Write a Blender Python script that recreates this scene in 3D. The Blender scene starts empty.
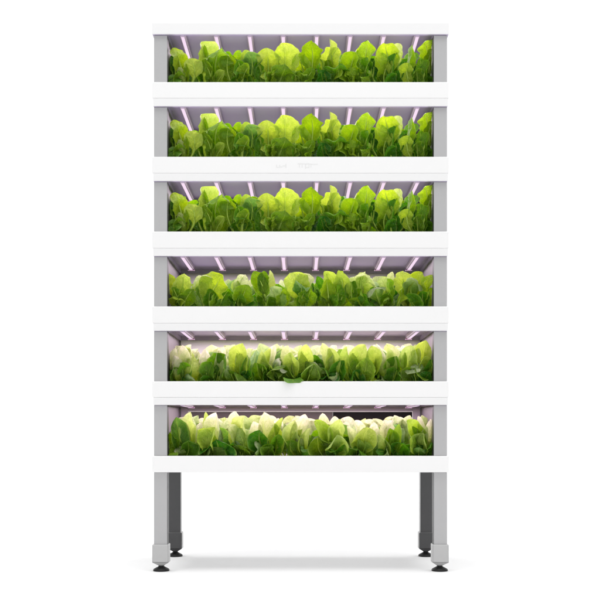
import bpy, bmesh, math, random
from mathutils import Vector, noise

S = bpy.context.scene
COL = S.collection
PX = 0.004            # metres per photo pixel on the rack's front plane
CX = 300.5
FLOOR_PY = 572.0
HOR = 425.0           # eye level
DIST = 4.4            # camera to the rack's front
CAMZ = (FLOOR_PY - HOR) * PX


def zz(py):
    return (FLOOR_PY - py) * PX


def at(px, py, d):
    """real point at depth d behind the rack's front plane"""
    k = 1 + d / DIST
    return Vector(((px - CX) * PX * k, d, CAMZ + (HOR - py) * PX * k))


# ------------------------------------------------------------------ materials
def new_mat(name):
    m = bpy.data.materials.new(name)
    m.use_nodes = True
    nt = m.node_tree
    nt.nodes.clear()
    out = nt.nodes.new('ShaderNodeOutputMaterial')
    return m, nt, out


class NB:
    def __init__(self, nt):
        self.nt = nt

    def n(self, t, **kw):
        nd = self.nt.nodes.new(t)
        for k, v in kw.items():
            setattr(nd, k, v)
        return nd

    def link(self, a, b):
        self.nt.links.new(a, b)

    def put(self, sock, v):
        if isinstance(v, bpy.types.NodeSocket):
            self.nt.links.new(v, sock)
        else:
            sock.default_value = v

    def math(self, op, a, b=0.0, c=None, clamp=False):
        nd = self.n('ShaderNodeMath', operation=op, use_clamp=clamp)
        self.put(nd.inputs[0], a)
        self.put(nd.inputs[1], b)
        if c is not None:
            self.put(nd.inputs[2], c)
        return nd.outputs[0]

    def mix(self, f, a, b):
        nd = self.n('ShaderNodeMix', data_type='RGBA')
        self.put(nd.inputs[0], f)
        self.put(nd.inputs[6], a)
        self.put(nd.inputs[7], b)
        return nd.outputs[2]

    def smooth(self, v, lo, hi):
        nd = self.n('ShaderNodeMapRange', interpolation_type='SMOOTHSTEP')
        self.put(nd.inputs[0], v)
        nd.inputs[1].default_value = lo
        nd.inputs[2].default_value = hi
        return nd.outputs[0]


def rgba(r, g, b):
    return (r, g, b, 1.0)


def paint_mat(name, col, rough=0.45, var=0.03, bump=0.0, scale=30, metal=0.0, spec=0.4):
    m, nt, out = new_mat(name)
    b = NB(nt)
    p = b.n('ShaderNodeBsdfPrincipled')
    tc = b.n('ShaderNodeTexCoord')
    nz = b.n('ShaderNodeTexNoise')
    nz.inputs['Scale'].default_value = scale
    nz.inputs['Detail'].default_value = 5
    b.link(tc.outputs['Object'], nz.inputs['Vector'])
    lo = rgba(*[c * (1 - var) for c in col])
    hi = rgba(*[min(1, c * (1 + var)) for c in col])
    b.link(b.mix(nz.outputs[0], lo, hi), p.inputs['Base Color'])
    b.put(p.inputs['Roughness'], b.math('MULTIPLY_ADD', nz.outputs[0], 0.12, rough - 0.06))
    p.inputs['Metallic'].default_value = metal
    p.inputs['Specular IOR Level'].default_value = spec
    if bump:
        bp = b.n('ShaderNodeBump')
        bp.inputs['Strength'].default_value = bump
        bp.inputs['Distance'].default_value = 0.002
        b.link(nz.outputs[0], bp.inputs['Height'])
        b.link(bp.outputs[0], p.inputs['Normal'])
    b.link(p.outputs[0], out.inputs[0])
    return m


M_WHITE = paint_mat('white_plastic', (0.858, 0.858, 0.858), 0.5, 0.006, 0.0, 12, spec=0.2)
M_LID = paint_mat('white_lid_plastic', (0.825, 0.825, 0.827), 0.5, 0.006, 0.0, 12, spec=0.2)
M_BACKDROP = paint_mat('white_paper', (0.80, 0.80, 0.80), 0.9, 0.004, 0.0, 2, spec=0.0)
M_GREY = paint_mat('grey_powder_coat', (0.45, 0.45, 0.455), 0.5, 0.02, 0.05, 60, spec=0.3)
M_SLEEVE = paint_mat('light_grey_plastic', (0.475, 0.475, 0.475), 0.5, 0.02, 0.05, 60, spec=0.3)
M_SHADE = paint_mat('painted_shade_grey', (0.075, 0.075, 0.077), 0.5, 0.06, 0.05, 40, spec=0.3)  # dark tone that paints shade onto post and leg faces
M_RUBBER = paint_mat('black_rubber', (0.012, 0.012, 0.012), 0.5, 0.1, 0.1, 80, spec=0.3)
M_MAUVE = paint_mat('mauve_grey_reflector', (0.42, 0.36, 0.52), 0.55, 0.03, 0.03, 20)
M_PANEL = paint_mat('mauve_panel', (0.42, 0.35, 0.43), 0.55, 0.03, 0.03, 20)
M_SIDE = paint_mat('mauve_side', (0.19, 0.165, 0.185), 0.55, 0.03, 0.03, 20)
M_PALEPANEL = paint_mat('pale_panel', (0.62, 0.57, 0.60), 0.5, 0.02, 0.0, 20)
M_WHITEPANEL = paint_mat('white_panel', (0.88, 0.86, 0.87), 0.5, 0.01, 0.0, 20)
M_DARKPANEL = paint_mat('dark_smoked_panel', (0.010, 0.008, 0.009), 0.45, 0.1, 0.0, 9, spec=0.1)
M_BROWNPANEL = paint_mat('brown_grey_panel', (0.13, 0.105, 0.11), 0.4, 0.25, 0.0, 3, spec=0.2)
M_GLOWCAP = paint_mat('painted_glow_cap', (0.26, 0.08, 0.25), 0.4, 0.05, 0.0, 40)
M_SOIL = paint_mat('dark_growing_medium', (0.035, 0.028, 0.018), 0.9, 0.5, 0.8, 120)
M_MARK = paint_mat('faint_grey_print', (0.765, 0.765, 0.765), 0.6, 0.01, 0.0, 40)


def tube_mat():
    m, nt, out = new_mat('grow_light_diffuser')
    b = NB(nt)
    e = b.n('ShaderNodeEmission')
    e.inputs[0].default_value = rgba(0.96, 0.75, 0.93)
    e.inputs[1].default_value = 1.0
    b.link(e.outputs[0], out.inputs[0])
    return m


M_TUBE = tube_mat()


def leaf_mat():
    m, nt, out = new_mat('lettuce_leaf')
    b = NB(nt)
    tc = b.n('ShaderNodeTexCoord')
    uv = b.n('ShaderNodeSeparateXYZ')
    b.link(tc.outputs['UV'], uv.inputs[0])
    att = b.n('ShaderNodeAttribute', attribute_name='Tint')
    sp = b.n('ShaderNodeSeparateColor')
    b.link(att.outputs['Color'], sp.inputs[0])
    tone, pale, rnd = sp.outputs[0], sp.outputs[1], sp.outputs[2]
    u = b.math('ABSOLUTE', b.math('MULTIPLY_ADD', uv.outputs[0], 2.0, -1.0))
    v = uv.outputs[1]
    nz = b.n('ShaderNodeTexNoise')
    nz.inputs['Scale'].default_value = 75
    nz.inputs['Detail'].default_value = 4
    b.link(tc.outputs['Object'], nz.inputs['Vector'])
    nz2 = b.n('ShaderNodeTexNoise')
    nz2.inputs['Scale'].default_value = 260
    nz2.inputs['Detail'].default_value = 3
    b.link(tc.outputs['Object'], nz2.inputs['Vector'])
    vo = b.n('ShaderNodeTexVoronoi', feature='DISTANCE_TO_EDGE')
    vo.inputs['Scale'].default_value = 170
    b.link(tc.outputs['Object'], vo.inputs['Vector'])
    # lateral veins branch off the midrib and curve up to the edge
    ph = b.math('SUBTRACT', b.math('MULTIPLY', v, 8.5), b.math('MULTIPLY', b.math('POWER', u, 0.8), 2.2))
    ph = b.math('ADD', ph, b.math('MULTIPLY', nz.outputs[0], 1.1))
    saw = b.math('ABSOLUTE', b.math('SUBTRACT', b.math('FRACT', ph), 0.5))
    vein = b.math('SUBTRACT', 1.0, b.smooth(saw, 0.015, 0.075))
    vein = b.math('MULTIPLY', vein, b.math('SUBTRACT', 1.0, b.smooth(u, 0.45, 1.0)))
    net = b.math('MULTIPLY', b.math('SUBTRACT', 1.0, b.smooth(vo.outputs['Distance'], 0.0, 0.12)), 0.30)
    rib_w = b.math('MULTIPLY_ADD', v, -0.10, 0.15)
    rib = b.math('SUBTRACT', 1.0, b.smooth(b.math('DIVIDE', u, rib_w), 0.35, 1.0))
    lines = b.math('MAXIMUM', b.math('MULTIPLY', vein, 0.55), net)
    lines = b.math('MAXIMUM', lines, rib)
    # blade colour
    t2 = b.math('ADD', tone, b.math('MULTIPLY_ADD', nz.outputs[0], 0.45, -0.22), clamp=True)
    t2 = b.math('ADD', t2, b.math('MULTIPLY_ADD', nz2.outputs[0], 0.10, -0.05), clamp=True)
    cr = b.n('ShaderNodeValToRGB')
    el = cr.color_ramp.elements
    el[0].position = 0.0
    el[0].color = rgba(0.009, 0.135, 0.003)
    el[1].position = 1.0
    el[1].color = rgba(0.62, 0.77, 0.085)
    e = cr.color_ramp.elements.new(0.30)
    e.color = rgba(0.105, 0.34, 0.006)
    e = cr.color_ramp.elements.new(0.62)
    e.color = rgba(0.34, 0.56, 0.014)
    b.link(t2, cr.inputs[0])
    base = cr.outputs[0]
    # olive shift of some leaves
    base = b.mix(b.math('MULTIPLY', rnd, 0.40), base, rgba(0.30, 0.34, 0.012))
    pl = b.math('MULTIPLY', pale, b.math('MULTIPLY_ADD', nz.outputs[0], 0.9, 0.45), clamp=True)
    base = b.mix(pl, base, rgba(0.90, 0.82, 0.72))  # pale parts: cream leaf colour plus tops bleached by the tubes, painted in
    rc = b.mix(0.5, base, rgba(0.50, 0.64, 0.12))
    col = b.mix(b.math('MULTIPLY', lines, 0.6), base, rc)
    col = b.mix(b.math('MULTIPLY', b.smooth(u, 0.86, 1.0), 0.35), col, rgba(0.50, 0.62, 0.16))  # paler leaf margin, with light catching the rim painted in
    bp = b.n('ShaderNodeBump')
    bp.inputs['Strength'].default_value = 0.9
    bp.inputs['Distance'].default_value = 0.0065
    hgt = b.math('SUBTRACT', b.math('MULTIPLY', nz.outputs[0], 1.0), b.math('MULTIPLY', lines, 0.8))
    b.link(hgt, bp.inputs['Height'])
    p = b.n('ShaderNodeBsdfPrincipled')
    b.link(col, p.inputs['Base Color'])
    p.inputs['Roughness'].default_value = 0.30
    p.inputs['Specular IOR Level'].default_value = 0.42
    b.link(bp.outputs[0], p.inputs['Normal'])
    tr = b.n('ShaderNodeBsdfTranslucent')
    hs = b.n('ShaderNodeHueSaturation')
    hs.inputs['Value'].default_value = 1.30
    hs.inputs['Saturation'].default_value = 1.08
    b.link(col, hs.inputs['Color'])
    b.link(hs.outputs[0], tr.inputs['Color'])
    b.link(bp.outputs[0], tr.inputs['Normal'])
    mx = b.n('ShaderNodeMixShader')
    mx.inputs[0].default_value = 0.38
    b.link(p.outputs[0], mx.inputs[1])
    b.link(tr.outputs[0], mx.inputs[2])
    b.link(mx.outputs[0], out.inputs[0])
    return m


M_LEAF = leaf_mat()


def stem_mat():
    m, nt, out = new_mat('pale_stem')
    b = NB(nt)
    tc = b.n('ShaderNodeTexCoord')
    nz = b.n('ShaderNodeTexNoise')
    nz.inputs['Scale'].default_value = 90
    b.link(tc.outputs['Object'], nz.inputs['Vector'])
    p = b.n('ShaderNodeBsdfPrincipled')
    b.link(b.mix(nz.outputs[0], rgba(0.26, 0.46, 0.03), rgba(0.55, 0.68, 0.14)), p.inputs['Base Color'])
    p.inputs['Roughness'].default_value = 0.4
    p.inputs['Specular IOR Level'].default_value = 0.15
    b.link(p.outputs[0], out.inputs[0])
    return m


M_STEM = stem_mat()


# ------------------------------------------------------------------ mesh helpers
def link_mesh(name, bm, mats, parent=None, loc=None):
    me = bpy.data.meshes.new(name)
    bm.to_mesh(me)
    bm.free()
    for m in (mats if isinstance(mats, (list, tuple)) else [mats]):
        me.materials.append(m)
    o = bpy.data.objects.new(name, me)
    COL.objects.link(o)
    if parent:
        o.parent = parent
    if loc:
        o.location = loc
    return o


def empty(name, loc, label, cat, group=None):
    o = bpy.data.objects.new(name, None)
    COL.objects.link(o)
    o.location = loc
    o.empty_display_size = 0.05
    o['label'] = label
    o['category'] = cat
    if group:
        o['group'] = group
    return o


def add_box(bm, x0, x1, y0, y1, z0, z1, bev=0.0, seg=2, mat=0):
    vs = [bm.verts.new(p) for p in ((x0, y0, z0), (x1, y0, z0), (x1, y1, z0), (x0, y1, z0),
                                    (x0, y0, z1), (x1, y0, z1), (x1, y1, z1), (x0, y1, z1))]
    fs = []
    for q in ((0, 3, 2, 1), (4, 5, 6, 7), (0, 1, 5, 4), (1, 2, 6, 5), (2, 3, 7, 6), (3, 0, 4, 7)):
        f = bm.faces.new([vs[i] for i in q])
        f.material_index = mat
        fs.append(f)
    if bev:
        es = list({e for f in fs for e in f.edges})
        bmesh.ops.bevel(bm, geom=es, offset=bev, segments=seg, affect='EDGES', profile=0.5)
    return fs


def tray_like(x, y1, z0, z1, rx, ry0, ry1, rz, up, bev):
    """solid slab with a rectangular recess in its top (up) or underside"""
    bm = bmesh.new()
    zo, zi = (z1, z0) if up else (z0, z1)      # recessed side, plain side
    O = [(-x, 0), (x, 0), (x, y1), (-x, y1)]
    I = [(-rx, ry0), (rx, ry0), (rx, ry1), (-rx, ry1)]
    plain = [bm.verts.new((a, b, zi)) for a, b in O]
    outer = [bm.verts.new((a, b, zo)) for a, b in O]
    inner = [bm.verts.new((a, b, zo)) for a, b in I]
    deep = [bm.verts.new((a, b, rz)) for a, b in I]
    bm.faces.new(plain)
    for i in range(4):
        j = (i + 1) % 4
        bm.faces.new((plain[i], plain[j], outer[j], outer[i]))
        bm.faces.new((outer[i], outer[j], inner[j], inner[i])).material_index = 1
        bm.faces.new((inner[i], inner[j], deep[j], deep[i])).material_index = 1
    bm.faces.new(deep).material_index = 1
    bmesh.ops.recalc_face_normals(bm, faces=bm.faces[:])
    es = [e for e in bm.edges if all(v in plain or v in outer for v in e.verts)]
    bmesh.ops.bevel(bm, geom=es, offset=bev, segments=3, affect='EDGES', profile=0.5)
    return bm


# ------------------------------------------------------------------ setting
bm = bmesh.new()
prof = [(-14.0, 0.0)]
prof += [(9.0 + 3.0 * math.sin(a), 3.0 - 3.0 * math.cos(a)) for a in [math.radians(k * 6) for k in range(16)]]
prof += [(12.0, 9.0)]
rows = []
for y, z in prof:
    rows.append([bm.verts.new((sx * 22.0, y, z)) for sx in (-1, 1)])
for a, b_ in zip(rows, rows[1:]):
    f = bm.faces.new((a[0], a[1], b_[1], b_[0]))
    f.smooth = True
floor = link_mesh('backdrop', bm, M_BACKDROP)
floor['kind'] = 'structure'

# ------------------------------------------------------------------ rack
rack = empty('hydroponic_rack', (0, 0, 0),
             'tall white six-tier hydroponic rack on grey legs, full of lettuces under pink tubes', 'plant rack')
D_RACK = 0.56
RIM = [82.0, 156.7, 231.5, 306.4, 381.3, 456.0]
SEAM = [98.3, 173.3, 248.3, 323.3, 397.4, 472.4]
LIP = [34.2, 106.2, 181.0, 256.0, 330.8, 405.0]
HOODTOP = [22.5] + SEAM[:5]
TUBE_X = [182 + 33.7 * i for i in range(8)]
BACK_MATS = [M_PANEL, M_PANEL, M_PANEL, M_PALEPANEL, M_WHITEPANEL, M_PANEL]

post_meshes = {}


def add_post(x0, x1, y0, y1, z0, z1, rear, name):
    bm = bmesh.new()
    s = -1 if x0 < 0 else 1
    fs = add_box(bm, x0, x1, y0, y1, z0, z1, 0.0025, 2)
    bm.normal_update()
    for f in bm.faces:
        n = f.normal
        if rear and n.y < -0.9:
            f.material_index = 1  # channel shade painted onto the rear front face
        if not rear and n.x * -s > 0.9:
            f.material_index = 1  # shaded inner side of front posts painted dark
    return link_mesh(name, bm, [M_GREY, M_SHADE], rack)


for t in range(6):
    zr, zs, zl, zh = zz(RIM[t]), zz(SEAM[t]), zz(LIP[t]), zz(HOODTOP[t])
    # grow tray
    bm = tray_like(0.594, D_RACK, zs, zr, 0.532, 0.028, 0.50, zr - 0.030, True, 0.0028)
    tray = link_mesh('grow_tray', bm, [M_WHITE, M_WHITE], rack)
    bm = bmesh.new()
    n = 40
    g = [[bm.verts.new((-0.531 + 1.062 * i / n, 0.029 + 0.470 * j / 16,
                        zr - 0.024 + 0.006 * noise.noise(Vector((i * 0.9, j * 0.9, t * 7.3))))) for j in range(17)] for i in range(n + 1)]
    for i in range(n):
        for j in range(16):
            bm.faces.new((g[i][j], g[i + 1][j], g[i + 1][j + 1], g[i][j + 1])).smooth = True
    link_mesh('growing_medium', bm, M_SOIL, tray)
    # light hood
    top = zh - (0.0 if t == 0 else 0.0003)
    bm = tray_like(0.594 if t == 0 else 0.590, D_RACK, zl, top, 0.532, 0.016, 0.50, zl + 0.017, False, 0.0018)
    hood = link_mesh('light_hood', bm, [M_LID, M_MAUVE], rack)
    if t == 0:
        hood['label'] = 'taller white lid forming the top of the rack'
    for px in TUBE_X:
        xt = (px - CX) * PX
        bm = bmesh.new()
        add_box(bm, xt - 0.0125, xt + 0.0125, 0.018, 0.385, zl + 0.004, zl + 0.0165, 0.002, 2, 0)
        bar = link_mesh('light_tube', bm, M_PANEL, hood)
        # diffuser is the lit face of the bar: same mesh, own material
        bm = bmesh.new()
        bm.from_mesh(bar.data)
        add_box(bm, xt - 0.0105, xt + 0.0105, 0.0175, 0.370, zl - 0.004, zl + 0.006, 0.004, 3, 1)
        add_box(bm, xt - 0.0145, xt + 0.0145, 0.3705, 0.386, zl - 0.0075, zl + 0.0035, 0.002, 2, 2)  # end cap coloured magenta to paint the purple glow at tube ends
        bm.to_mesh(bar.data)
        bm.free()
        bar.data.materials.append(M_TUBE)
        bar.data.materials.append(M_GLOWCAP)
    # posts between tray and hood
    for s in (-1, 1):
        a, b_ = sorted((s * 0.534, s * 0.588))
        add_post(a, b_, 0.010, 0.060, zr, zl, False, 'post')
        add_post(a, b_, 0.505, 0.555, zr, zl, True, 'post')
        # side panel
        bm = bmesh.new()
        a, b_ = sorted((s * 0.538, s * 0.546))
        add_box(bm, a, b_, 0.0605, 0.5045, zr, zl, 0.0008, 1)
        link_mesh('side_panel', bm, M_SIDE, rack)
    # back panel
    bm = bmesh.new()
    if t < 5:
        add_box(bm, -0.5335, 0.5335, 0.506, 0.514, zr, zl, 0.0008, 1)
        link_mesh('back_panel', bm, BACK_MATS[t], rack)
    else:
        zt = zl - 0.022
        add_box(bm, -0.5335, -0.500, 0.506, 0.514, zr, zl, 0.0008, 1)
        add_box(bm, 0.500, 0.5335, 0.506, 0.514, zr, zl, 0.0008, 1)
        add_box(bm, -0.4995, 0.4995, 0.506, 0.514, zt, zl, 0.0008, 1)
        bp_ = link_mesh('back_panel', bm, M_PANEL, rack)
        bp_['label'] = 'grey back panel with a wide dark opening'
        bm = bmesh.new()
        add_box(bm, 0.145, 0.4995, 0.516, 0.522, zr, zt + 0.004, 0.0008, 1)
        link_mesh('window_pane', bm, M_DARKPANEL, bp_)['label'] = 'black pane filling the right part of the opening'
        bm = bmesh.new()
        add_box(bm, -0.4995, 0.1445, 0.516, 0.522, zr, zt + 0.004, 0.0008, 1)
        link_mesh('window_pane', bm, M_BROWNPANEL, bp_)['label'] = 'greyish brown pane filling the left part of the opening'
        bm = bmesh.new()
        add_box(bm, -0.502, -0.498, 0.503, 0.5055, zr, zt, 0.0006, 1)
        add_box(bm, 0.498, 0.502, 0.503, 0.5055, zr, zt, 0.0006, 1)
        add_box(bm, -0.502, 0.502, 0.503, 0.5055, zt, zt + 0.004, 0.0006, 1)
        link_mesh('window_trim', bm, M_WHITEPANEL, bp_)
    if t == 1:
        # faint illegible print on the tray front, in two groups of strokes
        for marks in (((276.2, 277.2, 164.6, 167.6), (277.2, 279.2, 166.9, 167.6), (279.2, 280.2, 164.8, 167.6),
                       (280.2, 282.4, 166.4, 167.2), (282.4, 285.4, 165.4, 166.4), (285.4, 286.4, 163.8, 167.6)),
                      ((297.6, 301.8, 163.2, 164.2), (299.0, 299.8, 164.2, 167.6), (301.8, 302.6, 163.2, 167.6),
                       (302.6, 305.0, 163.4, 164.2), (305.0, 306.0, 163.4, 168.6), (306.0, 308.6, 163.2, 164.2),
                       (308.6, 309.4, 163.2, 167.8), (306.0, 308.6, 167.0, 167.8), (309.4, 310.6, 163.6, 164.2),
                       (310.6, 311.4, 163.6, 167.6), (311.4, 317.8, 163.9, 164.6))):
            bm = bmesh.new()
            for x0, x1, y0, y1 in marks:
                add_box(bm, (x0 - CX) * PX, (x1 - CX) * PX, -0.0004, 0.0006, zz(y1), zz(y0))
            bmesh.ops.remove_doubles(bm, verts=bm.verts[:], dist=1e-6)
            link_mesh('faint_marking', bm, M_MARK, tray)


# legs with sleeve and levelling foot
def lathe(bm, cx, cy, prof, seg=28, mat=0):
    rings = []
    for r, z in prof:
        rings.append([bm.verts.new((cx + r * math.cos(2 * math.pi * k / seg), cy + r * math.sin(2 * math.pi * k / seg), z)) for k in range(seg)])
    for a, b_ in zip(rings, rings[1:]):
        for k in range(seg):
            f = bm.faces.new((a[k], a[(k + 1) % seg], b_[(k + 1) % seg], b_[k]))
            f.smooth = True
            f.material_index = mat
    for ring, flip in ((rings[0], True), (rings[-1], False)):
        f = bm.faces.new(ring[::-1] if flip else ring)
        f.material_index = mat


for s in (-1, 1):
    for rear in (False, True):
        a, b_ = sorted((s * 0.534, s * 0.588))
        y0, y1 = (0.505, 0.555) if rear else (0.010, 0.060)
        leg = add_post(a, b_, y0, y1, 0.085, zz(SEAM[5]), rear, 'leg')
        if rear:
            leg['label'] = 'grey rear leg with painted-in shade on front'
        cx, cy = (a + b_) / 2, (y0 + y1) / 2
        bm = bmesh.new()
        w = 0.0325
        # sleeve: square boot with a tapered underside
        lv = []
        for ww, z in ((0.011, 0.0225), (w - 0.001, 0.036), (w, 0.039), (w, 0.105), (w - 0.0015, 0.1085), (0.0275, 0.1085)):
            lv.append([bm.verts.new((cx + i * ww, cy + j * ww, z)) for i, j in ((-1, -1), (1, -1), (1, 1), (-1, 1))])
        for p, q in zip(lv, lv[1:]):
            for k in range(4):
                bm.faces.new((p[k], p[(k + 1) % 4], q[(k + 1) % 4], q[k]))
        bm.faces.new(lv[0][::-1])
        bm.faces.new(lv[-1])
        es = [e for e in bm.edges if abs(e.verts[0].co.z - e.verts[1].co.z) > 0.01]
        bmesh.ops.bevel(bm, geom=es, offset=0.003, segments=2, affect='EDGES')
        bm.normal_update()
        for f in bm.faces:
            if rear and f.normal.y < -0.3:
                f.material_index = 1  # same painted shade on the rear sleeve's front
        link_mesh('leg_sleeve', bm, [M_SLEEVE, M_SHADE], leg)
        bm = bmesh.new()
        lathe(bm, cx, cy, [(0.031, 0.0), (0.033, 0.002), (0.033, 0.005), (0.030, 0.009), (0.022, 0.0135), (0.014, 0.0175),
                           (0.011, 0.0205), (0.011, 0.030)])
        link_mesh('levelling_foot', bm, M_RUBBER, leg)


# ------------------------------------------------------------------ lettuces
def leaf(bm, lay, uvl, base, tip, w, normal, seed, tone, pale, rnd, curl=0.15, cup=0.25, wave=0.12,
         shape=1.25, pet=0.18, bow=0.35, zmax=None, path=None, rnd_tip=2.2, frill=0.14, lump=1.0, calm=1.0, NV=24, NU=14):
    """one lettuce blade from its base to its tip; returns midrib points for the stem"""
    R = random.Random(seed)
    base, tip = Vector(base), Vector(tip)
    L = (tip - base).length
    N0 = Vector(normal).normalized()
    ctrl = (base + tip) / 2 - N0 * L * bow * 0.5
    pts, rows = [], []
    ph1, ph2, ph3 = R.uniform(0, 6.28), R.uniform(0, 6.28), R.uniform(0, 6.28)
    f1, f2 = R.uniform(5, 8), R.uniform(10, 15)
    skew = R.uniform(-0.12, 0.12)
    off = Vector((R.uniform(-50, 50), R.uniform(-50, 50), R.uniform(-50, 50)))
    SS = [1 - (1 - i / NV) ** 1.8 for i in range(NV + 1)]
    twist = R.uniform(-0.8, 0.8) * calm
    sway = R.uniform(-0.16, 0.16) * L
    fold = R.choice((-1, 1)) * R.uniform(0.0, 0.45)
    for s in SS:
        p = base * (1 - s) ** 2 + ctrl * 2 * s * (1 - s) + tip * s * s
        if path:
            f = s * (len(path) - 1)
            i0 = min(len(path) - 2, int(f))
            pts.append(path[i0].lerp(path[i0 + 1], f - i0))
            continue
        c = max(0.0, s - 0.55) / 0.45
        p = p + N0 * curl * L * c * c * 0.6
        p.x += sway * math.sin(math.pi * s)
        p.z -= abs(curl) * L * 0.3 * c * c
        pts.append(p)
    ts = [(pts[min(NV, i + 1)] - pts[max(0, i - 1)]).normalized() for i in range(NV + 1)]
    verts = []
    for i in range(NV + 1):
        s = SS[i]
        T = ts[i]
        side = T.cross(N0)
        if side.length < 1e-4:
            side = Vector((1, 0, 0))
        side.normalize()
        N = side.cross(T).normalized()
        ang = twist * (s - 0.4)
        side, N = side * math.cos(ang) + N * math.sin(ang), N * math.cos(ang) - side * math.sin(ang)
        if s < pet:
            b_ = 0.0
            hw = 0.0025 + 0.006 * (s / pet) ** 2
        else:
            b_ = (s - pet) / (1 - pet)
            x = min(1.0, max(0.0, b_)) ** shape
            full = max(0.0, 1 - abs(2 * x - 1) ** rnd_tip) ** 0.56
            low = 0.0085 * (1 - b_)
            hw = max(w * 0.5 * full, low if b_ < 0.4 else 0.0008)
        grow = min(1.0, b_ * 3)
        row = []
        for j in range(NU + 1):
            u = 2 * j / NU - 1
            au = abs(u)
            edge = au ** 1.6
            ph = 1.3 if u > 0 else 0.0
            rip = math.sin(f1 * s * 2 + ph1 + ph) * 0.6 + math.sin(f2 * s * 2 + ph2 + 2 * ph) * 0.4
            P = pts[i] + side * (u * hw)
            q = noise.noise(P * 21 + off)
            q2 = noise.noise(P * 55 + off)
            o = cup * hw * (au ** 2) + wave * w * 0.75 * edge * rip * grow + (q * w * 0.30 + q2 * 0.0062) * grow * lump
            if u * fold > 0:
                o += abs(fold) * hw * au ** 3 * grow
            o -= 0.0022 * (1 - s) * max(0, 1 - au * 3)
            e1 = noise.noise(Vector((s * 4.2, 3.0 if u > 0 else -3.0, 0.0)) + off)
            e2 = noise.noise(Vector((s * 13.0, 7.0 if u > 0 else -7.0, 0.0)) + off)
            ww = hw * (1 + edge * grow * (0.20 * e1 + frill * e2))
            lat = u * ww * (1 - 0.22 * abs(cup) * au) + skew * w * 0.5 * b_ * b_
            top = T * (edge * grow * w * 0.10 * (e2 + e1) * max(0, b_ - 0.5))
            row.append(bm.verts.new(P * 0 + pts[i] + side * lat + N * o + top))
        verts.append(row)
    flat = [v for r in verts for v in r]
    if zmax is not None:
        zb = base.z
        mz = max(v.co.z for v in flat)
        k = (zmax - zb) / max(1e-4, mz - zb)
        for v in flat:
            v.co.z = zb + (v.co.z - zb) * k
        for p in pts:
            p.z = zb + (p.z - zb) * k
    for i in range(NV):
        for j in range(NU):
            f = bm.faces.new((verts[i][j], verts[i][j + 1], verts[i + 1][j + 1], verts[i + 1][j]))
            f.smooth = True
            for lp, (a, b_) in zip(f.loops, ((i, j), (i, j + 1), (i + 1, j + 1), (i + 1, j))):
                lp[uvl].uv = (b_ / NU, SS[a])
                s = SS[a]
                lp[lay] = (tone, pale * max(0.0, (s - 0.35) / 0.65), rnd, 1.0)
    return pts


def stem(bm, pts, r0, r1, upto):
    seg = 7
    n = max(3, int(len(pts) * upto))
    rings = []
    for i in range(n):
        p = pts[i]
        t = (pts[i + 1] - pts[max(0, i - 1)]).normalized()
        a = t.cross(Vector((0.31, 1, 0.2))).normalized()
        b_ = t.cross(a)
        r = r0 + (r1 - r0) * i / (n - 1)
        rings.append([bm.verts.new(p + (a * math.cos(6.2832 * k / seg) + b_ * math.sin(6.2832 * k / seg)) * r) for k in range(seg)])
    for p, q in zip(rings, rings[1:]):
        for k in range(seg):
            bm.faces.new((p[k], p[(k + 1) % seg], q[(k + 1) % seg], q[k])).smooth = True
    bm.faces.new(rings[0][::-1])
    bm.faces.new(rings[-1])


# leaf kinds: normal (towards the camera is -y), bow, curl, cup, wave, shape, petiole
KIND = {
    'u': dict(n=(0, -1, 0.25), bow=0.15, curl=0.10, cup=0.30, wave=0.14, shape=1.30, pet=0.25),
    'f': dict(n=(0, -1, 0.10), bow=0.10, curl=0.05, cup=0.16, wave=0.20, shape=1.55, pet=0.25),
    'o': dict(n=(0, -1, 0.15), bow=0.12, curl=0.14, cup=0.40, wave=0.07, shape=1.30, pet=0.20),
    'p': dict(n=(0, -1, 0.15), bow=0.12, curl=0.02, cup=0.50, wave=0.06, shape=0.85, pet=0.12),
    'b': dict(n=(0, -1, 0.15), bow=0.20, curl=0.35, cup=0.20, wave=0.10, shape=1.35, pet=0.15),
    'e': dict(n=(0, -0.45, -1), bow=0.55, curl=0.20, cup=0.25, wave=0.22, shape=1.30, pet=0.30),
    'c': dict(n=(0, 1, 0.35), bow=0.30, curl=0.25, cup=0.55, wave=0.10, shape=1.20, pet=0.10),
    'r': dict(n=(0, -0.7, 0.5), bow=-0.45, curl=-0.25, cup=-0.35, wave=0.09, shape=1.25, pet=0.12),
}
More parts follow.
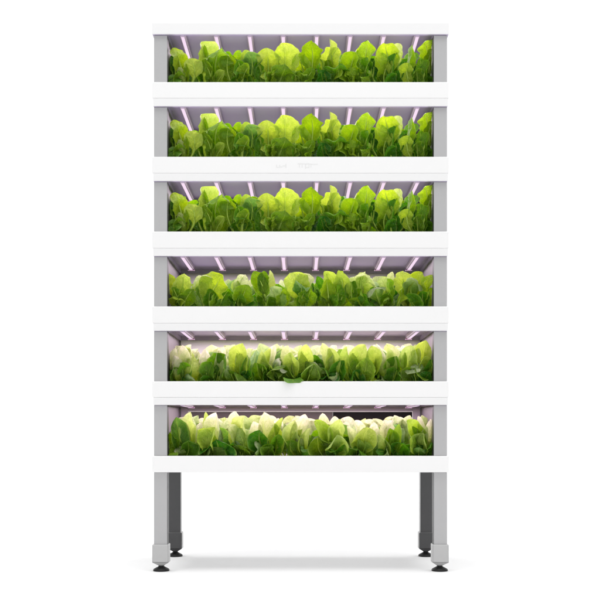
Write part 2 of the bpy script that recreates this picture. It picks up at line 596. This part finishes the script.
#        x    h   w  d  tone pale kind  dx(base offset hint)
ROW_A = [
    (173, 35, 18, 1, .72, 0, 'f'), (178, 16, 12, 0, .62, .3, 'c'), (177, 11, 14, 0, .18, 0, 'o'),
    (192, 24.5, 19, 0, .80, .1, 'f'), (186, 18, 9, 0, .45, 0, 'p'),
    (200, 41, 21, 1, .72, .15, 'f'), (208, 37, 20, 1, .42, 0, 'u'), (204, 22, 14, 0, .45, 0, 'o'),
    (220, 33, 30, 0, .52, .1, 'e'), (213, 20, 13, 0, .50, 0, 'o'), (228, 27, 18, 1, .50, 0, 'f'),
    (226, 12, 12, 0, .62, .1, 'o'), (238, 22, 17, 0, .22, 0, 'u'), (239, 31, 15, 2, .50, 0, 'u'),
    (250.5, 19, 14, 0, .62, 0, 'o'), (251, 28.5, 19, 1, .20, .1, 'f'), (246, 31, 12, 2, .62, .1, 'u'),
    (268, 34, 23, 1, .86, .05, 'u'), (259, 20, 12, 1, .26, 0, 'u'), (266, 12, 16, 0, .35, 0, 'o'),
    (284, 39.5, 27, 1, .88, .05, 'u'), (283, 16.5, 33, 0, .20, 0, 'b'), (297, 29, 17, 1, .78, 0, 'f'),
    (276, 13, 12, 0, .66, 0, 'o'), (300, 12, 16, 0, .30, 0, 'u'),
    (312, 40, 25, 0, .50, 0, 'o'), (326, 40.5, 15, 1, .78, .1, 'b'), (319, 24, 16, 1, .42, 0, 'u'), (314, 14, 13, 0, .35, 0, 'o'),
    (337, 34.5, 21, 1, .90, .05, 'u'), (337, 17, 27, 0, .22, 0, 'b'), (329, 22, 14, 1, .50, 0, 'u'), (345, 14, 14, 0, .60, 0, 'f'),
    (355, 28.5, 24, 0, .58, 0, 'b'), (349, 15, 13, 0, .60, 0, 'f'), (361, 20, 12, 0, .30, 0, 'p'),
    (369, 42, 20, 1, .58, 0, 'u'), (370, 24, 15, 0, .30, 0, 'o'), (358, 36, 12, 2, .74, 0, 'u'),
    (384, 37.5, 25, 0, .84, 0, 'u'), (378, 30, 15, 1, .80, 0, 'f'), (388, 20, 16, 1, .70, 0, 'o'), (384, 9, 20, 0, .18, 0, 'b'),
    (397, 30, 13, 0, .22, 0, 'p'), (401, 38, 15, 1, .78, .3, 'f'), (407, 18.5, 14, 0, .80, 0, 'f'),
    (412, 37, 16, 0, .46, 0, 'p'), (424, 41, 22, 1, .62, .05, 'f'), (420, 24, 14, 0, .42, 0, 'u'),
    (429, 22, 14, 0, .40, 0, 'o'), (431, 33, 12, 1, .55, 0, 'f'), (416, 13, 14, 0, .30, 0, 'o'),
]
ROW_B = [
    (171, 33, 11, 1, .78, .05, 'u'), (184, 33, 20, 1, .80, .15, 'u'), (182, 22, 11, 0, .75, .1, 'p'), (172, 20, 14, 0, .42, 0, 'u'),
    (192, 18, 20, 0, .18, 0, 'u'), (176, 11, 16, 0, .12, 0, 'b'),
    (204, 31, 22, 0, .66, .55, 'e'), (199, 25, 14, 1, .45, .2, 'f'), (210, 18, 16, 0, .22, 0, 'u'),
    (222, 38, 32, 0, .80, 0, 'u'), (218, 14, 14, 0, .35, 0, 'o'), (229, 16, 16, 0, .24, 0, 'u'),
    (244, 32, 14, 1, .70, .6, 'f'), (248, 22, 22, 0, .30, 0, 'u'), (238, 26, 14, 1, .62, .2, 'f'), (240, 13, 15, 0, .28, 0, 'o'),
    (256, 38, 18, 0, .24, 0, 'u'), (264, 37, 13, 0, .10, 0, 'o'), (271, 41, 11, 1, .72, .3, 'p'), (259, 16, 16, 0, .36, 0, 'u'),
    (273, 20, 22, 0, .46, .35, 'b'), (269, 10, 18, 0, .30, 0, 'o'),
    (290, 35, 27, 1, .84, .1, 'u'), (284, 18, 16, 0, .55, 0, 'u'), (296, 14, 18, 0, .22, 0, 'u'),
    (303, 26, 18, 0, .28, .2, 'e'), (309, 33, 18, 1, .76, .45, 'f'), (311, 18, 18, 0, .52, 0, 'u'), (304, 14, 14, 0, .34, 0, 'o'),
    (325, 37.5, 20, 1, .80, .1, 'u'), (326, 27, 18, 0, .62, 0, 'o'), (318, 30, 9, 1, .18, 0, 'u'), (321, 14, 16, 0, .30, 0, 'u'),
    (341, 39, 19, 0, .62, .1, 'b'), (336, 22, 16, 0, .42, 0, 'u'), (344, 38, 12, 1, .78, 0, 'f'), (339, 12, 18, 0, .30, 0, 'o'),
    (352, 28, 14, 0, .12, 0, 'o'), (347, 16, 16, 0, .45, 0, 'u'),
    (365, 34, 28, 0, .74, .45, 'e'), (358, 34, 16, 1, .80, .3, 'f'), (361, 18, 15, 0, .48, 0, 'u'), (370, 14, 16, 0, .26, 0, 'o'),
    (376, 20, 20, 0, .34, .5, 'e'), (380, 29, 16, 1, .70, .3, 'u'), (379, 14, 16, 0, .36, 0, 'u'),
    (388, 28, 16, 0, .50, 0, 'u'), (392, 36, 12, 2, .80, .5, 'p'), (390, 14, 15, 0, .30, 0, 'o'),
    (403, 37.5, 22, 1, .86, .1, 'u'), (402, 25, 17, 0, .76, 0, 'u'), (405, 13, 18, 0, .30, 0, 'o'),
    (417, 28, 24, 0, .26, .3, 'e'), (424, 37, 22, 1, .78, 0, 'u'), (413, 16, 15, 0, .40, .1, 'u'),
    (429, 19, 15, 0, .50, 0, 'u'), (422, 15, 15, 0, .26, 0, 'o'), (432, 32, 11, 0, .74, 0, 'f'),
]
ROW_C = [
    (176, 34, 17, 1, .72, .55, 'c'), (172, 26, 15, 0, .66, .75, 'c'), (172, 14, 16, 0, .20, 0, 'o'), (183, 36, 15, 2, .72, .6, 'u'),
    (194, 26, 30, 0, .70, .1, 'c'), (195, 11, 36, 0, .42, .55, 'r'), (188, 31, 16, 1, .62, .4, 'u'), (180, 19, 16, 0, .35, 0, 'u'),
    (204, 33, 18, 1, .66, .7, 'c'), (212, 20, 18, 0, .24, 0, 'u'),
    (226, 28.5, 27, 0, .12, 0, 'u'), (218, 33, 12, 0, .66, .65, 'p'), (224, 34, 14, 1, .68, .7, 'u'), (229, 16, 12, 0, .50, .7, 'r'),
    (236, 12, 30, 0, .14, 0, 'b'),
    (243, 38, 21, 0, .72, .05, 'o'), (247, 26, 13, 0, .40, .1, 'p'), (238, 30, 14, 1, .66, .3, 'u'), (253, 33, 15, 1, .62, .4, 'u'),
    (256, 20, 18, 0, .26, 0, 'u'), (254, 11, 22, 0, .18, 0, 'b'),
    (261, 30, 16, 0, .52, .1, 'p'), (262, 19, 12, 0, .66, .05, 'o'), (271, 33, 14, 1, .64, .1, 'p'), (268, 14, 16, 0, .22, 0, 'u'),
    (276, 35, 14, 2, .74, .6, 'u'),
    (282, 24, 25, 0, .22, .75, 'r'), (284, 16, 28, 0, .24, 0, 'b'), (291, 29, 17, 0, .70, .1, 'o'), (288, 36, 16, 1, .74, .4, 'u'),
    (307, 37, 18, 1, .78, .1, 'u'), (299, 32, 14, 1, .66, .1, 'p'), (315, 22, 29, 0, .36, .15, 'r'), (313, 18, 24, 0, .48, 0, 'o'),
    (328, 33, 17, 0, .66, .1, 'u'), (322, 38, 14, 1, .72, .3, 'u'), (326, 14, 16, 0, .20, 0, 'u'), (333, 27, 11, 0, .66, .2, 'p'),
    (337, 12, 18, 0, .55, .6, 'r'), (344, 21, 20, 0, .16, 0, 'u'), (347, 35, 13, 0, .60, .1, 'p'), (338, 36, 14, 2, .72, .65, 'u'),
    (351, 30, 14, 1, .68, .1, 'p'), (350, 12, 18, 0, .18, 0, 'b'),
    (365, 37, 22, 1, .68, .1, 'u'), (372, 36, 20, 0, .62, .05, 'u'), (368, 24, 22, 0, .50, 0, 'o'), (378, 38, 15, 1, .70, .6, 'c'),
    (376, 8.5, 34, 0, .50, .75, 'r'), (358, 22, 14, 0, .30, 0, 'u'),
    (388, 33, 12, 0, .66, .2, 'p'), (397, 25, 18, 0, .18, 0, 'u'), (394, 35, 15, 1, .70, .35, 'u'), (395, 14, 18, 0, .26, 0, 'o'),
    (411, 36, 20, 1, .60, .15, 'u'), (412, 19, 20, 0, .46, .45, 'r'), (415, 14, 28, 0, .18, 0, 'b'), (404, 30, 13, 1, .54, 0, 'p'),
    (421, 33, 16, 1, .74, .2, 'u'), (428, 41, 18, 1, .74, 0, 'u'), (424, 25, 16, 0, .58, 0, 'o'), (430, 22, 14, 0, .24, 0, 'u'),
    (428, 10, 16, 0, .16, 0, 'b'),
]
ROW_D = [
    (176, 39, 20, 0, .14, .05, 'o'), (184, 36, 11, 1, .55, .6, 'p'), (174, 10, 22, 0, .45, .5, 'r'), (170, 24, 12, 0, .16, 0, 'u'),
    (192, 44, 21, 1, .76, .3, 'o'), (197, 28, 20, 0, .74, 0, 'u'), (188, 16, 20, 0, .20, 0, 'u'), (206, 44, 10, 2, .66, .1, 'p'),
    (202, 34, 14, 1, .72, .6, 'c'),
    (219, 43.5, 21, 1, .74, .85, 'o'), (216, 29, 20, 0, .74, .05, 'o'), (218, 17, 40, 0, .14, 0, 'b'), (210, 9, 24, 0, .30, .1, 'b'),
    (236, 45, 15, 2, .72, .6, 'u'), (245, 40, 20, 1, .80, .2, 'o'), (237, 28, 24, 0, .42, .1, 'c'), (240, 19, 14, 0, .40, .5, 'c'),
    (234, 14, 20, 0, .20, 0, 'u'), (228, 32, 14, 1, .68, .4, 'u'), (246, 11, 24, 0, .18, 0, 'b'),
    (260, 26, 22, 0, .16, 0, 'u'), (256, 15, 18, 0, .50, .75, 'r'), (263, 44, 19, 1, .76, .55, 'o'), (254, 35, 14, 1, .72, .7, 'u'),
    (262, 10, 20, 0, .30, 0, 'b'),
    (274, 33, 11, 0, .66, 0, 'p'), (283, 38.5, 12, 0, .72, .1, 'p'), (278, 38, 14, 2, .74, .8, 'u'), (277, 22, 16, 0, .40, 0, 'u'),
    (272, 12, 18, 0, .30, 0, 'o'), (286, 16, 16, 0, .35, 0, 'u'),
    (294, 36, 19, 0, .62, .25, 'o'), (297, 22, 16, 0, .46, .35, 'c'), (306, 42, 16, 1, .72, .7, 'u'), (303, 27, 13, 0, .58, .1, 'p'),
    (301, 13, 16, 0, .36, .1, 'r'),
    (316, 36.5, 14, 0, .58, 0, 'u'), (323, 43, 14, 1, .74, .6, 'o'), (318, 20, 28, 0, .14, 0, 'b'), (311, 28, 12, 0, .60, .2, 'p'),
    (329, 32, 14, 1, .64, .3, 'u'),
    (340, 37, 18, 0, .70, .15, 'u'), (337, 21, 25, 0, .60, .15, 'o'), (333, 40, 14, 2, .74, .7, 'u'), (347, 30, 14, 1, .66, .5, 'p'),
    (344, 12, 18, 0, .40, 0, 'p'),
    (364, 29.5, 27, 0, .72, .05, 'u'), (358, 17, 12, 0, .50, 0, 'p'), (366, 15, 12, 0, .56, 0, 'p'), (354, 36, 16, 1, .72, .7, 'u'),
    (373, 34, 15, 1, .72, .85, 'u'), (360, 8, 24, 0, .30, 0, 'b'),
    (389, 28, 16, 0, .24, 0, 'o'), (386, 14, 30, 0, .50, .2, 'r'), (382, 36, 16, 1, .74, .8, 'c'), (378, 22, 14, 0, .52, .2, 'p'),
    (393, 36, 14, 1, .70, .7, 'u'),
    (406, 37, 21, 0, .54, 0, 'o'), (399, 32, 13, 0, .46, 0, 'p'), (413, 30, 14, 0, .40, 0, 'p'), (404, 14, 22, 0, .26, 0, 'b'),
    (418, 40, 14, 1, .70, .75, 'p'), (424, 23, 22, 0, .62, .1, 'o'), (430, 37, 14, 1, .72, .8, 'u'), (427, 30, 13, 0, .66, .3, 'p'),
    (418, 12, 24, 0, .40, .1, 'r'), (431, 14, 12, 0, .30, 0, 'u'),
]

NP = 9
BINW = (434 - 167) / NP
DEPTHS = {0: 0.040, 1: 0.062, 2: 0.100}
Y_PLANT = 0.105
FRILL = 0.2
WIDE = 1.1
SMOOTH = 1.0


def build_plant(name, loc, specs, rim_py, lip_py, label, group, seed, up, dmap, hang=()):
    """specs: list of (px, h, w, depth, tone, pale, kind)"""
    root = empty(name, loc, label, 'lettuce', group)
    L = Vector(loc)
    bm = bmesh.new()
    lay = bm.loops.layers.float_color.new('Tint')
    uvl = bm.loops.layers.uv.new('UVMap')
    sb = bmesh.new()
    R = random.Random(seed)
    ztop = zz(lip_py) + 0.004
    for k, (px, h, w, d, tone, pale, kind) in enumerate(specs):
        K = KIND[kind]
        dep = dmap[d] if isinstance(d, int) else d
        tp = at(px, rim_py - h, dep)
        tp.z = min(tp.z, ztop - (0.0 if d == 0 else 0.004 * R.random()))
        base = L + Vector(((tp.x - L.x) * 0.30, (tp.y - L.y) * 0.30, 0.0))
        n = Vector(K['n'])
        calm = (0.4 if w >= 22 else 0.85 if w >= 17 else 1.0) * SMOOTH
        yaw = R.uniform(-0.85, 0.85) * calm
        n = Vector((n.x + math.sin(yaw), n.y * math.cos(yaw), n.z + R.uniform(-0.35, 0.5)))
        pet = K['pet']
        if FRILL > 0.15 and h > 24 and kind in 'ufop':
            pet = max(pet, R.uniform(0.34, 0.46))
        wm = w * PX * (1 + dep / DIST) * WIDE
        if kind == 'e':
            tp.y -= 0.012
        if kind == 'r':
            tp.y = min(tp.y, 0.026)
        pts = leaf(bm, lay, uvl, base - L, tp - L, wm, n, seed * 131 + k, tone, pale, R.random() ** 2,
                   K['curl'], K['cup'] * R.uniform(0.8, 1.3) * (1.7 if SMOOTH < .6 else 1.15), K['wave'] * R.uniform(0.8, 1.25), K['shape'],
                   pet, K['bow'], zmax=tp.z - L.z, rnd_tip=R.uniform(2.2, 3.2) if kind != 'p' else 1.9,
                   frill=FRILL, lump=(0.7 if w >= 22 else 1.0) * (SMOOTH if SMOOTH < 1 else 1.0), calm=calm)
        if w > 11 and h > 11:
            stem(sb, pts, (0.0056 if FRILL > 0.15 else 0.0042) if h > 18 else 0.003, 0.0004, 0.80 if FRILL > 0.15 else 0.42)
    # keep blades in front of nothing: no leaf may pass the rim by more than a hair unless it hangs over
    for v in bm.verts:
        x, y, z = v.co + L
        if z < zz(rim_py) + 0.002 and y < 0.030:
            v.co.y = 0.030 - L.y
        if y < 0.004:
            v.co.y = 0.004 - L.y
        if abs(x) > 0.533:
            v.co.x = math.copysign(0.533, x) - L.x
        if y > 0.50:
            v.co.y = 0.50 - L.y
        if z > ztop + 0.006:
            v.co.z = ztop + 0.006 - L.z
    for k, (px, drop, w, tone, pale) in enumerate(hang):
        # a leaf that arches over the tray's rim and hangs in front of it
        zr = zz(rim_py)
        x0 = (px - CX) * PX
        prof = [(Y_PLANT, zr - 0.015), (0.075, zr + 0.004), (0.045, zr + 0.010), (0.018, zr + 0.010), (0.0, zr + 0.0065),
                (-0.0035, zr + 0.001), (-0.0045, zr - drop * PX)]
        dense = []
        for q in range(len(prof) - 1):
            p0, p1, p2, p3 = (Vector(prof[min(len(prof) - 1, max(0, q + d))]) for d in (-1, 0, 1, 2))
            for j in range(6):
                f = j / 6
                dense.append(0.5 * (2 * p1 + (p2 - p0) * f + (2 * p0 - 5 * p1 + 4 * p2 - p3) * f * f + (3 * p1 - p0 - 3 * p2 + p3) * f ** 3))
        dense.append(Vector(prof[-1]))
        path = [Vector((x0, a[0], a[1])) - L for a in dense]
        leaf(bm, lay, uvl, path[0], path[-1], w * PX, (0, -0.55, 0.8), seed + 77 + k, tone, pale, 0.2, 0, 0.12, 0.06, 1.6, 0.2, 0,
             path=path, rnd_tip=2.6, frill=0.05, lump=0.25)
    link_mesh('foliage', bm, M_LEAF, root)
    if len(sb.verts):
        for v in sb.verts:
            x, y, z = v.co + L
            if abs(x) > 0.531:
                v.co.x = math.copysign(0.531, x) - L.x
            if z < zz(rim_py) + 0.002 and y < 0.032:
                v.co.y = 0.032 - L.y
        link_mesh('stem', sb, M_STEM, root)
    else:
        sb.free()
    return root


TRAY = ['top tray', 'second tray from top', 'third tray from top',
        'third tray from bottom', 'second tray from bottom', 'bottom tray']
HANG = {(4, 4): [(293, 1.9, 20, .26, .1)]}
ORD = ['first', 'second', 'third', 'fourth', 'fifth', 'sixth', 'seventh', 'eighth', 'ninth']
LOOK_A = ['frilly light green lettuce against the left post', 'tall lettuce tilting left, second from left post',
          'lettuce with flat spreading top leaf, third from left post', 'dark ruffle-topped front lettuce, fourth from left post',
          'pale lettuce behind a low dark round leaf, mid front', 'tall olive oval-leaved lettuce, fourth from right post',
          'tall lettuce with veined leaf, third from right post', 'broad pale lettuce, second from right post',
          'tall olive ruffled lettuce against the right post']
LOOK_B = ['yellow-stemmed light lettuce against the left post', 'lettuce with pale rib fan, second from left post',
          'pale frilled front lettuce, third from left post', 'very dark upright front lettuce, fourth from left post',
          'bright broad-leaved lettuce in the middle of the front', 'light pale-stemmed front lettuce, fourth from right post',
          'lettuce with slanting pale-edged leaf, third from right post', 'round bright front lettuce, second from right post',
          'flat olive-leaved lettuce against the right post']
LOOK_C = ['pale tipped butterhead lettuce against the left post', 'lettuce with rolled pale leaf, second from left post',
          'lettuce with big dark green leaf, third from left post', 'pointed olive front lettuce, fourth from left post',
          'lettuce with a leaf hanging over the rim, mid front', 'round cupped front lettuce, fourth from right post',
          'lettuce over a pale curled leaf, third from right post', 'dark-bottomed front lettuce, second from right post',
          'tall light green lettuce against the right post']
LOOK_D = ['dark green butterhead lettuce against the left post', 'lettuce with pale pink leaf, second from left post',
          'pale lettuce over broad dark leaves, third from left post', 'lettuce with pale low tip, fourth from left post',
          'narrow pointed lettuce in the middle of the front', 'lettuce with round rimmed leaf, fourth from right post',
          'bright round-leaved front lettuce, third from right post', 'tall green oval-leaved lettuce, second from right post',
          'pale pink tipped lettuce against the right post']
LOOKS = [LOOK_A, LOOK_A, LOOK_A, LOOK_B, LOOK_C, LOOK_D]
ROWS = {0: ROW_A, 3: ROW_B, 4: ROW_C, 5: ROW_D}
UP = {0: 0, 3: 0, 4: 0, 5: 0}


def copy_tree(o, parent=None):
    c = o.copy()
    COL.objects.link(c)
    if parent:
        c.parent = parent
    for ch in list(o.children):
        d = ch.copy()
        COL.objects.link(d)
        d.parent = c
    return c


front = {}
for t in (0, 3, 4, 5):
    rim, lip = RIM[t], LIP[t]
    FRILL = {0: 0.30, 3: 0.24, 4: 0.06, 5: 0.05}[t]
    WIDE = {0: 1.02, 3: 1.0, 4: 1.06, 5: 1.08}[t]
    SMOOTH = {0: 1.0, 3: 0.9, 4: 0.5, 5: 0.5}[t]
    group = 'lettuces in the front row of ' + TRAY[t]
    for i in range(NP):
        x0, x1 = 167 + BINW * i, 167 + BINW * (i + 1)
        R = random.Random(1000 * t + i)
        specs = [s for s in ROWS[t] if x0 <= s[0] < x1]
        if t > 3:
            specs = [s[:4] + (s[4] + (0.10 if s[4] > .4 and s[1] > 20 else -0.02 if s[1] > 20 else -0.10), min(1 if s[1] > 22 else .5, s[5] * 1.25 + (0.10 if s[4] > .4 else 0)), s[6]) for s in specs]
        xc = (x0 + x1) / 2
        if t == 3:
            specs = [(s[0], min(s[1], 34 + 0.35 * (s[1] - 34)) if s[1] > 34 else s[1]) + s[2:] for s in specs if not (s[1] < 17 and s[3] == 0 and s[6] == 'u')]
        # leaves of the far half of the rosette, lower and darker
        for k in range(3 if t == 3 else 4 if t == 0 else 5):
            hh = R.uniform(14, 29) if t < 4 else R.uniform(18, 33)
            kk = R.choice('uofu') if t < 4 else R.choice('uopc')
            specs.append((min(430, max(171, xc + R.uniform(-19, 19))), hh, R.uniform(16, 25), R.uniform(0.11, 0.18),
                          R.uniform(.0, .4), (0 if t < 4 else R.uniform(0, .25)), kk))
        # short inner leaves low at the front, closing the view to the bed
        for k in range((2, 0, 0, 1, 2, 2)[t]):
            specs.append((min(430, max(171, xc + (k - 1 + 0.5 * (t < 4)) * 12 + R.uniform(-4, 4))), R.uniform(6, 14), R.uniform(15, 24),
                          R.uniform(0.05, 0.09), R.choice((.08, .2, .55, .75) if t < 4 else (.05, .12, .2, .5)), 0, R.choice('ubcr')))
        loc = at(xc, rim, Y_PLANT)
        loc.z = zz(rim) - 0.022
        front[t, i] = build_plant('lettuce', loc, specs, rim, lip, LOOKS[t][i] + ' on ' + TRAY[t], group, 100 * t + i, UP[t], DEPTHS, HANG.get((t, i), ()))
for t in (1, 2):
    for i in range(NP):
        c = copy_tree(front[0, i])
        dz = zz(RIM[t]) - zz(RIM[0]) + (0.006 if t == 1 else 0.010)
        c.location.z += dz
        c['label'] = LOOK_A[i] + ' on ' + TRAY[t]
        c['group'] = 'lettuces in the front row of ' + TRAY[t]

# back row, seen through the gaps and over the front row
NB_ = 8
back = {}
for t in (0, 3, 4, 5):
    rim, lip = RIM[t], LIP[t]
    bw = (430 - 171) / NB_
    for i in range(NB_):
        R = random.Random(7000 + 100 * t + i)
        xc = 171 + bw * (i + 0.5)
        specs = []
        for k in range(11):
            dep = R.uniform(0.22, 0.40)
            lo, hi = {0: (8, 19), 3: (18, 30), 4: (28, 38), 5: (30, 41)}[t]
            specs.append((min(424, max(177, xc + R.uniform(-20, 20))), R.uniform(lo, hi), R.uniform(15, 24), dep,
                          {0: R.uniform(.1, .45), 3: R.uniform(.2, .65)}.get(t, R.uniform(.4, .8)), {0: 0, 3: R.uniform(0, .6), 4: R.uniform(.3, .9), 5: R.uniform(.4, 1)}[t], R.choice('uofc')))  # tone dark for gap shade, pale for tops bleached by the tubes, painted in
        loc = at(xc, rim, 0.31)
        loc.z = zz(rim) - 0.022
        side = ORD[i] if i < 4 else ORD[NB_ - 1 - i]
        where = side + ' from the ' + ('left' if i < 4 else 'right')
        adj = {0: 'shorter green', 3: 'light green', 4: 'pale', 5: 'pale pinkish'}[t]
        back[t, i] = build_plant('lettuce', loc, specs, rim, lip, '%s lettuce %s, back row of %s' % (adj, where, TRAY[t]),
                                 'lettuces in the back row of ' + TRAY[t], 5000 + 100 * t + i, 0, DEPTHS)
        if t == 0:
            for t2 in (1, 2):
                c = copy_tree(back[0, i])
                c.location.z += zz(RIM[t2]) - zz(RIM[0]) + 0.004
                c['label'] = '%s lettuce %s, back row of %s' % (adj, where, TRAY[t2])
                c['group'] = 'lettuces in the back row of ' + TRAY[t2]

# ------------------------------------------------------------------ light
w = bpy.data.worlds.new('World')
S.world = w
w.use_nodes = True
bg = w.node_tree.nodes['Background']
bg.inputs[0].default_value = (1, 1, 1, 1)
bg.inputs[1].default_value = 0.85


def area(name, loc, rot, sx, sy, power, col=(1, 1, 1)):
    l = bpy.data.lights.new(name, 'AREA')
    l.shape = 'RECTANGLE'
    l.size, l.size_y = sx, sy
    l.energy = power
    l.color = col
    o = bpy.data.objects.new(name, l)
    COL.objects.link(o)
    o.location = loc
    o.rotation_euler = rot
    return o


area('softbox_lamp', (0, 0.0, 5.5), (0, 0, 0), 5.0, 4.2, 290)
for sx in (-1, 1):
    area('backdrop_fill', (sx * 7.0, 5.0, 3.0), (math.radians(90), 0, math.radians(sx * 22)), 3.0, 5.0, 800)  # added out of view to whiten the backdrop
for t in range(6):
    area('grow_and_fill_lamp', (0, 0.232, zz(LIP[t]) - 0.0045), (0, 0, 0), 1.04, 0.42, (4.5, 4.5, 4.5, 4.3, 5.6, 5.4)[t], (1.0, 0.87, 0.97) if t < 4 else (1.0, 0.83, 0.95))
    area('grow_and_fill_lamp', (0, 0.20, zz(LIP[t]) - 0.0050), (math.pi, 0, 0), 1.02, 0.40, 0.50 if t < 4 else 0.40, (0.92, 0.72, 1.0))  # added upward lamp lifting the hood ceiling, standing for tube spill

# ------------------------------------------------------------------ camera
cam = bpy.data.cameras.new('Camera')
cam.sensor_width = 36
cam.lens = 36 * DIST / (600 * PX)
cam.shift_y = (HOR - 300) / 600
cam.shift_x = -0.5 / 600
cam.clip_end = 100
co = bpy.data.objects.new('Camera', cam)
COL.objects.link(co)
co.location = (0, -DIST, CAMZ)
co.rotation_euler = (math.pi / 2, 0, 0)
S.camera = co

S.view_settings.view_transform = 'Standard'
S.view_settings.look = 'None'
S.view_settings.exposure = 0
S.view_settings.gamma = 1
S.cycles.max_bounces = 10
S.cycles.transmission_bounces = 6
S.cycles.sample_clamp_indirect = 6
